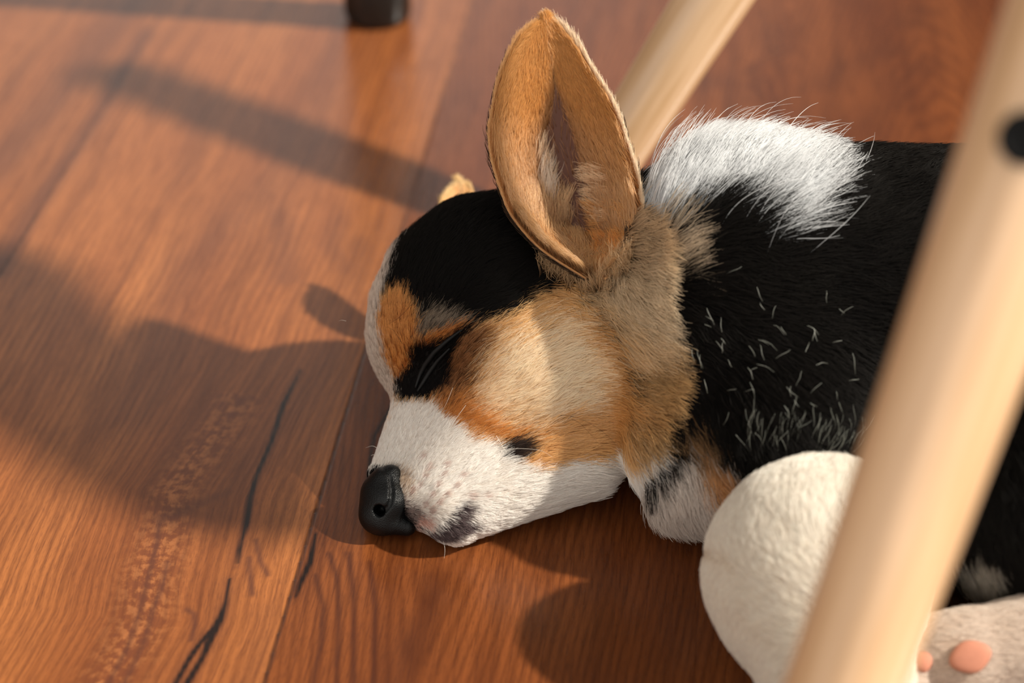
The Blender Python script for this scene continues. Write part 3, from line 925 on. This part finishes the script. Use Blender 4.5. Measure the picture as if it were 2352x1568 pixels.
# ---------------------------------------------------------------- ears
def ear(name, ctrl_l, ctrl_r, zl, zr, cup, label, inner=True):
    """ctrl_*: (s, px, py) outlines from base to tip; surface spans left to right and is cupped away from the viewer"""
    S, T = 60, 41
    ss = np.linspace(0, 1, S); tt = np.linspace(-1, 1, T)
    cl = np.array(ctrl_l, float); cr_ = np.array(ctrl_r, float)
    def spl(c, j):
        # smooth interpolation (Catmull-Rom through control points)
        x = c[:, 0]; y = c[:, j]
        m = np.gradient(y, x)
        i = np.clip(np.searchsorted(x, ss, 'right') - 1, 0, len(x) - 2)
        h = x[i + 1] - x[i]; t = (ss - x[i]) / h
        return (2*t**3-3*t**2+1)*y[i] + (t**3-2*t**2+t)*h*m[i] + (-2*t**3+3*t**2)*y[i+1] + (t**3-t**2)*h*m[i+1]
    lx, ly, rx, ry = spl(cl, 1), spl(cl, 2), spl(cr_, 1), spl(cr_, 2)
    zlv = np.interp(ss, *zip(*zl)); zrv = np.interp(ss, *zip(*zr)); cv = np.interp(ss, *zip(*cup))
    P = np.zeros((S, T, 3))
    for i in range(S):
        for j in range(T):
            a = (tt[j] + 1) / 2
            px = lx[i] * (1 - a) + rx[i] * a; py = ly[i] * (1 - a) + ry[i] * a
            z = zlv[i] * (1 - a) + zrv[i] * a - cv[i] * (1 - abs(tt[j]) ** 2.2)
            P[i, j] = Q(px, py, z)
    # normals toward viewer side
    du = np.gradient(P, axis=0); dt = np.gradient(P, axis=1)
    Nn = np.cross(dt, du); Nn /= np.maximum(np.linalg.norm(Nn, axis=2, keepdims=True), 1e-9)
    if Nn[S // 2, T // 2, 2] < 0: Nn = -Nn
    th = 0.9 * (1 - 0.6 * np.abs(tt) ** 4)[None, :, None] * np.ones((S, 1, 1))
    A = P + Nn * th; B = P - Nn * th
    V = np.concatenate([A.reshape(-1, 3), B.reshape(-1, 3)])
    id0 = np.arange(S * T).reshape(S, T); id1 = id0 + S * T
    F = []
    for g, flip in ((id0, False), (id1, True)):
        q = np.stack([g[:-1, :-1], g[:-1, 1:], g[1:, 1:], g[1:, :-1]], -1).reshape(-1, 4)
        F.append(q[:, ::-1] if flip else q)
    def strip(a, b):
        return np.stack([a[:-1], a[1:], b[1:], b[:-1]], 1)
    F += [strip(id0[:, 0], id1[:, 0]), strip(id1[:, -1], id0[:, -1]), strip(id1[0], id0[0]), strip(id0[-1], id1[-1])]
    F = np.concatenate(F)
    return P, Nn, V, F
EAR_L = [(0, 1345, 640), (0.08, 1258, 585), (0.2, 1188, 515), (0.35, 1150, 440), (0.5, 1122, 330), (0.65, 1133, 225), (0.8, 1158, 140), (0.92, 1192, 86), (0.98, 1222, 60), (1.0, 1238, 52)]
EAR_R = [(0, 1390, 642), (0.08, 1446, 600), (0.2, 1474, 530), (0.35, 1474, 440), (0.5, 1450, 345), (0.65, 1415, 248), (0.8, 1366, 165), (0.92, 1322, 100), (0.98, 1288, 64), (1.0, 1270, 53)]
eP, eN, eV, eF = ear('ear', EAR_L, EAR_R, [(0, 24), (0.3, 17), (1, -6)], [(0, 32), (0.3, 27), (1, -6)], [(0, 12), (0.15, 32), (0.35, 30), (0.7, 13), (1, 0)], '')
def ear_mat():
    m = MT('ear_skin')
    a = m.n('ShaderNodeAttribute', attribute_name='coat')
    nz = m.n('ShaderNodeTexNoise', {'Scale': 700.0, 'Detail': 3.0})
    c = m.mix(m.rng(nz.outputs[0], 0.3, 0.7, 0.0, 0.25), a.outputs['Color'], (0.10, 0.05, 0.03, 1))
    b = m.n('ShaderNodeBsdfPrincipled', {'Base Color': c, 'Roughness': 0.7, 'Subsurface Weight': 0.25, 'Subsurface Radius': (0.004, 0.0015, 0.001), 'Subsurface Scale': 1.0})
    m.t.links.new(b.outputs[0], m.out.inputs[0])
    return m.m
EARSKIN = ear_mat()
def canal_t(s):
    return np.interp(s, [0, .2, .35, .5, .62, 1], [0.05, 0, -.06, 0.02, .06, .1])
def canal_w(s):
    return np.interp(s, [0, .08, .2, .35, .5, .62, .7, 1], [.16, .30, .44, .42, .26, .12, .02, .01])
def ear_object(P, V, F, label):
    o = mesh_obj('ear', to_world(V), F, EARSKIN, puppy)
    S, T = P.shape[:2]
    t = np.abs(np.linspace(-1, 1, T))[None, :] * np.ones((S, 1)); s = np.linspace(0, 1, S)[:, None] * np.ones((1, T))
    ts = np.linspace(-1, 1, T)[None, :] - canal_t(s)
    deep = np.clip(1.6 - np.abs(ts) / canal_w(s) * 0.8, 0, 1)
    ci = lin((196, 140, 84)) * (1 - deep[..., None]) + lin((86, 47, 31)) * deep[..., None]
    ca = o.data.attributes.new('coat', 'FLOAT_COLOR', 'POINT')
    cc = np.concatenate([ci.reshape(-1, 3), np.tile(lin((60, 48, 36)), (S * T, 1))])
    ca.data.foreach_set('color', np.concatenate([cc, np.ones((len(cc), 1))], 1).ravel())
    o['label'] = label
    return o
ear_o = ear_object(eP, eV, eF, 'upright orange ear, open towards the camera')

def ear_fur(P, Nn, parent, n_in, n_out, label, seed):
    r = np.random.default_rng(seed)
    S, T = P.shape[:2]
    def at(s, t, A):
        i = s * (S - 1); j = (t + 1) / 2 * (T - 1)
        i0 = np.clip(i.astype(int), 0, S - 2); j0 = np.clip(j.astype(int), 0, T - 2)
        a = (i - i0)[:, None]; b = (j - j0)[:, None]
        return (A[i0, j0] * (1 - a) * (1 - b) + A[i0 + 1, j0] * a * (1 - b) + A[i0, j0 + 1] * (1 - a) * b + A[i0 + 1, j0 + 1] * a * b)
    du = np.gradient(P, axis=0); du /= np.maximum(np.linalg.norm(du, axis=2, keepdims=True), 1e-9)
    dt = np.gradient(P, axis=1); dt /= np.maximum(np.linalg.norm(dt, axis=2, keepdims=True), 1e-9)
    out = []
    # inner face: short fur near the rim, bare towards the canal
    s = r.random(n_in) ** 0.9; t = r.uniform(-1, 1, n_in)
    tc_ = canal_t(s)
    bare = np.clip((1.25 - np.abs(t - tc_) / canal_w(s)) * 3, 0, 1)
    k = r.random(n_in) > bare * 0.98
    s, t = s[k], t[k]
    p = at(s, t, P) + at(s, t, Nn) * 0.8; nn = at(s, t, Nn); U = at(s, t, du); Tt = at(s, t, dt)
    inward = -np.sign(t - tc_[k])
    deepw = np.clip((0.6 - s) / 0.4, 0, 1)
    d = U * (1.0) + Tt * (inward * (0.10 + 0.12 * deepw))[:, None] * (np.abs(t - tc_[k]) > 0.1)[:, None]
    L = 5.0 + 4.0 * deepw + 2.0 * (np.abs(t) > 0.9)
    lift = 0.22 + 0.2 * deepw
    cR = lin((150, 92, 44)) * np.ones((len(s), 1)); cT = lin((204, 138, 70)) * np.ones((len(s), 1))
    pale = np.clip(deepw * 0.9, 0, 0.75)[:, None] * r.uniform(0.3, 1, len(s))[:, None]
    cT = cT * (1 - pale) + lin((228, 188, 142)) * pale
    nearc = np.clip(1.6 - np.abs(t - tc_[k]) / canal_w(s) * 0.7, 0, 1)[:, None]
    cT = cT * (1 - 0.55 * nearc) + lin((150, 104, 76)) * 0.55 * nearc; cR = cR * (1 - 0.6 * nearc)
    out.append((p, nn, d, L, lift, cR, cT, (0.6, 2.4)))
    # pale locks that hang into the cup
    def tuft(n, s0, s1, t0, t1, direction, length, lift_, c0, c1, cl=(0.85, 3.0)):
        s = r.uniform(s0, s1, n); t = r.uniform(t0, t1, n)
        p = at(s, t, P) + at(s, t, Nn) * 0.8; nn = at(s, t, Nn)
        d = at(s, t, du) * direction[0] + at(s, t, dt) * direction[1]
        out.append((p, nn, d, np.full(n, length), np.full(n, lift_), lin(c0) * np.ones((n, 1)), lin(c1) * np.ones((n, 1)), cl))
    tuft(150, 0.32, 0.46, -0.46, -0.30, (1.0, 0.45), 11, 0.45, (190, 140, 100), (236, 206, 170), (0.5, 3.0))
    tuft(150, 0.28, 0.38, -0.50, -0.34, (1.0, 0.3), 12, 0.5, (200, 160, 124), (248, 232, 212), (0.5, 3.0))
    tuft(600, 0.10, 0.26, -0.85, -0.2, (1.0, 0.5), 13, 0.4, (150, 104, 66), (232, 190, 140))
    tuft(600, 0.04, 0.14, -0.6, 0.1, (1.0, -0.1), 13, 0.35, (130, 88, 52), (226, 180, 128))
    tuft(600, 0.22, 0.44, 0.38, 0.7, (0.2, -1.0), 9, 0.4, (190, 130, 80), (246, 214, 176))
    tuft(700, 0.06, 0.30, 0.35, 0.92, (0.3, -0.8), 9, 0.4, (160, 100, 52), (228, 168, 104))
    tuft(500, 0.03, 0.16, 0.3, 0.95, (0.6, -0.7), 8, 0.5, (190, 110, 50), (236, 160, 88))
    tuft(700, 0.0, 0.06, -1.0, 1.0, (0.8, 0.2), 8, 0.5, (120, 84, 50), (214, 170, 118))
    tuft(1500, 0.0, 0.24, -1.0, -0.82, (0.7, -0.8), 8, 0.6, (100, 70, 44), (218, 172, 122), (0.8, 2.2))
    tuft(500, 0.0, 0.12, 0.7, 1.0, (0.6, 0.7), 8, 0.6, (90, 62, 40), (206, 160, 110), (0.8, 2.2))
    # rim fringe
    n = n_in // 7
    s = r.random(n); side = r.choice([-1.0, 1.0], n); t = side * r.uniform(0.93, 1.0, n)
    p = at(s, t, P); nn = at(s, t, Nn); U = at(s, t, du); Tt = at(s, t, dt)
    d = U + Tt * (side * 0.35)[:, None]
    L = np.where(side > 0, 5.5, 3.2) + 1.5 * (s > 0.85)
    cR = lin((190, 130, 76)) * np.ones((n, 1)); cT = np.where((side > 0)[:, None], lin((248, 222, 184)), lin((222, 168, 108)))
    out.append((p, nn, d, L, np.full(n, 0.1), cR, cT, (0.5, 2.0)))
    # outer face, dark tan
    s = r.random(n_out); t = r.uniform(-1, 1, n_out)
    p = at(s, t, P) - at(s, t, Nn) * 0.8; nn = -at(s, t, Nn); d = at(s, t, du)
    out.append((p, nn, d, np.full(n_out, 5.0), np.full(n_out, 0.2), lin((44, 34, 26)) * np.ones((n_out, 1)), lin((74, 56, 40)) * np.ones((n_out, 1)), (0.4, 2.4)))
    AP, AR, CR, CT = [], [], [], []
    for j, (p, nn, d, L, lf, cR, cT, cl) in enumerate(out):
        q = strands(p, nn, d, L, lf, 7, 1.3, cl, seed=seed + j)
        b = r.uniform(0.8, 1.12, len(p))[:, None]
        AP.append(q); AR.append(radii(len(p), 7, 0.085, 0.025, seed + j)); CR.append(cR * b); CT.append(cT * b)
    o = make_hair('ear_fur', np.concatenate(AP), np.concatenate(AR), np.concatenate(CR), np.concatenate(CT), FUR, parent)
    o['label'] = label
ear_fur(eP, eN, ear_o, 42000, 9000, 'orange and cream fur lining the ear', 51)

EAR2_L = [(0, 1150, 560), (0.3, 1060, 540), (0.6, 1015, 490), (0.85, 1018, 448), (1.0, 1042, 424)]
EAR2_R = [(0, 1200, 580), (0.3, 1150, 530), (0.85, 1092, 450), (0.95, 1080, 430), (1.0, 1064, 421)]
fP, fN, fV, fF = ear('ear', EAR2_L, EAR2_R, [(0, -60), (1, -92)], [(0, -64), (1, -92)], [(0, 8), (0.5, 7), (1, 0)], '')
ear2_o = ear_object(fP, fV, fF, 'far ear, only its tip showing behind the crown')
def simple_fur(P, Nn, parent, n, c0, c1, seed):
    r = np.random.default_rng(seed)
    S, T = P.shape[:2]
    i = r.integers(0, S - 1, n); j = r.integers(0, T, n); sd = r.choice([-1.0, 1.0], n)[:, None]
    du = np.gradient(P, axis=0); du /= np.maximum(np.linalg.norm(du, axis=2, keepdims=True), 1e-9)
    pts = strands(P[i, j] + (P[i + 1, j] - P[i, j]) * r.random((n, 1)), Nn[i, j] * sd, du[i, j], np.full(n, 5.0), np.full(n, 0.25), 6, 1.0, (0.4, 2.0), seed=seed)
    o = make_hair('ear_fur', pts, radii(n, 6, 0.1, 0.03), lin(c0) * np.ones((n, 1)), lin(c1) * np.ones((n, 1)), FUR, parent)
simple_fur(fP, fN, ear2_o, 7000, (170, 130, 80), (226, 190, 130), 77)

# curly fluff where the ear joins the head
r = np.random.default_rng(33)
n = 2600
bx = r.uniform(1235, 1455, n); by = np.interp(bx, [1235, 1290, 1350, 1400, 1455], [600, 632, 655, 645, 610]) + r.normal(size=n) * 14
Pb = project(bx, by); Nb = grad(dog_sdf, Pb)
db = np.stack([0.25 - (bx - 1350) / 400 + r.normal(size=n) * 0.5, 0.9 + r.normal(size=n) * 0.35, np.zeros(n)], 1)
pts = strands(Pb, Nb, db, r.uniform(5, 9.5, n), np.full(n, 0.75), 8, 4.0, (0.85, 2.4), seed=34)
cb = np.clip(r.random(n), 0.2, 1)[:, None]
make_hair('ear_base_fur', pts, radii(n, 8, 0.085, 0.03, 35), lin((96, 66, 40)) * cb, lin((222, 178, 128)) * (0.5 + 0.5 * cb), FUR, ear_o)

# ---------------------------------------------------------------- nose
NOSTRIL = []
def nose_sdf(P):
    d = np.sqrt(((P - Q(882, 1136, 13)) ** 2).sum(1)) - 8.6
    d = smin(d, np.sqrt(((P - Q(872, 1180, 15)) ** 2).sum(1)) - 7.6, 3.0)
    d = smin(d, np.sqrt(((P - Q(884, 1150, 4)) ** 2).sum(1)) - 8.5, 3.0)
    d = smin(d, cone(P, Q(890, 1098, 15), Q(897, 1092, 15), 5.0, 4.0), 3.0)
    d = smin(d, cone(P, Q(885, 1196, 17), Q(935, 1210, 17), 4.8, 3.2), 2.5)
    d = smin(d, np.sqrt(((P - Q(893, 1152, 17)) ** 2).sum(1)) - 7.2, 2.5)
    if not NOSTRIL:
        return d
    hole = cone(P, NOSTRIL[0] + [0, 0, 3.0], NOSTRIL[0] + [1.0, 0.3, -6.0], 2.7, 1.5)
    for a, b, r0, r1 in zip(NOSTRIL[:-1], NOSTRIL[1:], (2.0, 1.2, 0.9, 0.8, 0.7), (1.2, 0.9, 0.8, 0.7, 0.4)):
        hole = np.minimum(hole, cone(P, a, b, r0, r1))
    return -smin(-d, hole, 0.8)
_d = np.array([[(x - 1176) / FPX, (784 - y) / FPX, -1.0] for x, y in [(868, 1174), (882, 1172), (893, 1163), (899, 1145), (900, 1122), (896, 1098)]])
_s = np.full(len(_d), 660.0)
for _ in range(60):
    _s = _s + np.clip(nose_sdf(_d * _s[:, None]), -3, 6) * 0.9
NOSTRIL = list(_d * _s[:, None])
nV, nF = surface_nets(nose_sdf, Q(880, 1150, 12) + np.array([-16, -17, -18]), Q(880, 1150, 12) + np.array([18, 17, 18]), 0.45)
nz = mesh_obj('nose', to_world(nV), nF, NOSE, puppy)
nz['label'] = 'moist black nose with a round nostril'

# ---------------------------------------------------------------- closed eye
def tube(pts, rad, seg=10):
    pts = [Vector(p) for p in pts]
    V, F = [], []
    for i, p in enumerate(pts):
        a = (pts[min(i + 1, len(pts) - 1)] - pts[max(i - 1, 0)]).normalized()
        u = a.cross(Vector((0.13, 0.2, 0.97))).normalized(); w = a.cross(u)
        for k in range(seg):
            t = 2 * math.pi * k / seg
            V.append(p + (u * math.cos(t) + w * math.sin(t)) * rad[i])
    for i in range(len(pts) - 1):
        for k in range(seg):
            F.append((i * seg + k, i * seg + (k + 1) % seg, (i + 1) * seg + (k + 1) % seg, (i + 1) * seg + k))
    F.append(tuple(range(seg))[::-1]); F.append(tuple((len(pts) - 1) * seg + k for k in range(seg)))
    return V, F
def on_coat(path, off):
    a = np.array(path, float)
    tt = np.linspace(0, len(a) - 1, 24)
    x = np.interp(tt, range(len(a)), a[:, 0]); y = np.interp(tt, range(len(a)), a[:, 1])
    P = project(x, y)
    return P + grad(dog_sdf, P) * off
up_l = on_coat([(1062, 758), (1030, 782), (1000, 808), (980, 835), (968, 862), (958, 892)], 1.0)
V, F = tube(to_world(up_l), [0.0002 + 0.0007 * math.sin(math.pi * (i + 1) / 26) for i in range(24)])
ey = mesh_obj('upper_eyelid', V, F, LID, puppy)
lo_l = on_coat([(1035, 800), (1008, 828), (990, 855), (975, 880), (962, 900)], 0.9)
V, F = tube(to_world(lo_l), [0.0002 + 0.0006 * math.sin(math.pi * (i + 1) / 26) for i in range(24)])
ey2 = mesh_obj('lower_eyelid', V, F, LID, puppy)

# ---------------------------------------------------------------- whiskers
def whisker(path, z, r0=0.07, pale=True):
    a = np.array([Q(p[0], p[1], zz) for p, zz in zip(path, z)])
    k = np.linspace(0, len(a) - 1, 14)
    m = np.gradient(a, axis=0)
    i = np.clip(k.astype(int), 0, len(a) - 2); t = (k - i)[:, None]
    pts = (2*t**3-3*t**2+1)*a[i] + (t**3-2*t**2+t)*m[i] + (-2*t**3+3*t**2)*a[i+1] + (t**3-t**2)*m[i+1]
    return pts, r0, pale
WK = []
def surf_z(px, py):
    P = project([px], [py])
    return 730 + P[0, 2]
for path, dz, pale in [
    ([(1265, 955), (1310, 955), (1360, 975), (1405, 1010), (1440, 1060)], [0, 4, 8, 12, 16], False),
    ([(1262, 953), (1320, 965), (1350, 990), (1375, 1020)], [0, 3, 6, 9], False),
    ([(835, 696), (800, 684), (770, 677), (745, 679)], [0, 2, 4, 6], True),
    ([(795, 737), (785, 735), (778, 737)], [0, 1, 2], True),
    ([(872, 1032), (856, 1024), (840, 1028)], [0, 1, 2], True),
    ([(866, 1047), (858, 1044), (852, 1046)], [0, 1, 2], True),
    ([(1150, 1035), (1190, 1030), (1240, 1034), (1270, 1050)], [1, 3, 5, 6], True),
    ([(1140, 1000), (1165, 1040), (1200, 1075)], [1, 3, 5], True),
    ([(1040, 890), (1028, 920), (1018, 940)], [1, 3, 4], True),
    ([(1070, 930), (1045, 965), (1035, 985)], [1, 3, 4], True),
    ([(962, 1090), (955, 1050), (960, 1015), (967, 1000)], [1, 3, 4, 4], True),
    ([(1200, 1180), (1290, 1160), (1380, 1140)], [4, 6, 8], False),
    ([(1370, 1145), (1420, 1175), (1470, 1225)], [4, 8, 14], False),
    ([(1018, 1240), (1022, 1262), (1020, 1282)], [2, 4, 5], True),
    ([(945, 700), (915, 730), (890, 745)], [2, 5, 7], False),
    ([(905, 860), (893, 790), (883, 745)], [2, 4, 5], False),
    ([(925, 790), (905, 760), (893, 752)], [2, 5, 6], False),
]:
    z0 = surf_z(*path[0]) if path[0] != (795, 737) else 0
    WK.append(whisker(path, [z0 + q for q in dz], 0.075 if pale else 0.065, pale))
wp = np.stack([w[0] for w in WK]); wr = np.stack([np.linspace(w[1], 0.02, 14) for w in WK])
wc = np.stack([lin((235, 228, 215)) if w[2] else lin((60, 42, 30)) for w in WK])
o = make_hair('whiskers', wp, wr, wc, wc, FUR, puppy)

# ---------------------------------------------------------------- paw pads of the upturned hind foot
def pad(path, off, rx, ry, name='paw_pad'):
    P = project([path[0]], [path[1]])[0]; n = grad(dog_sdf, P[None])[0]
    u = np.cross(n, [0, 0, 1.0]); u /= np.linalg.norm(u); w = np.cross(n, u)
    u2 = np.array([1.0, 0, 0]) - n[0] * n; u2 /= np.linalg.norm(u2); w2 = np.cross(n, u2)
    V, F = [], []
    R, K = 8, 28
    for i in range(R + 1):
        a = math.pi * i / R
        for k in range(K):
            t = 2 * math.pi * k / K
            V.append(P + n * (off + 1.5 * math.cos(a)) + math.sin(a) * (u2 * rx * math.cos(t) * (1 + 0.15 * math.sin(2 * t)) + w2 * ry * math.sin(t)))
    for i in range(R):
        for k in range(K):
            F.append((i * K + k, (i + 1) * K + k, (i + 1) * K + (k + 1) % K, i * K + (k + 1) % K))
    o = mesh_obj(name, to_world(np.array(V)), F, PAD, puppy)
    o['label'] = 'pink paw pad'
    return o
pad((2228, 1508), 0.6, 6.4, 5.2)
pad((2120, 1520), 0.3, 3.0, 3.4)
for ob in bpy.data.objects:
    if ob.parent is None and ob.type in ('MESH', 'EMPTY') and 'label' not in ob:
        print('unlabelled', ob.name)
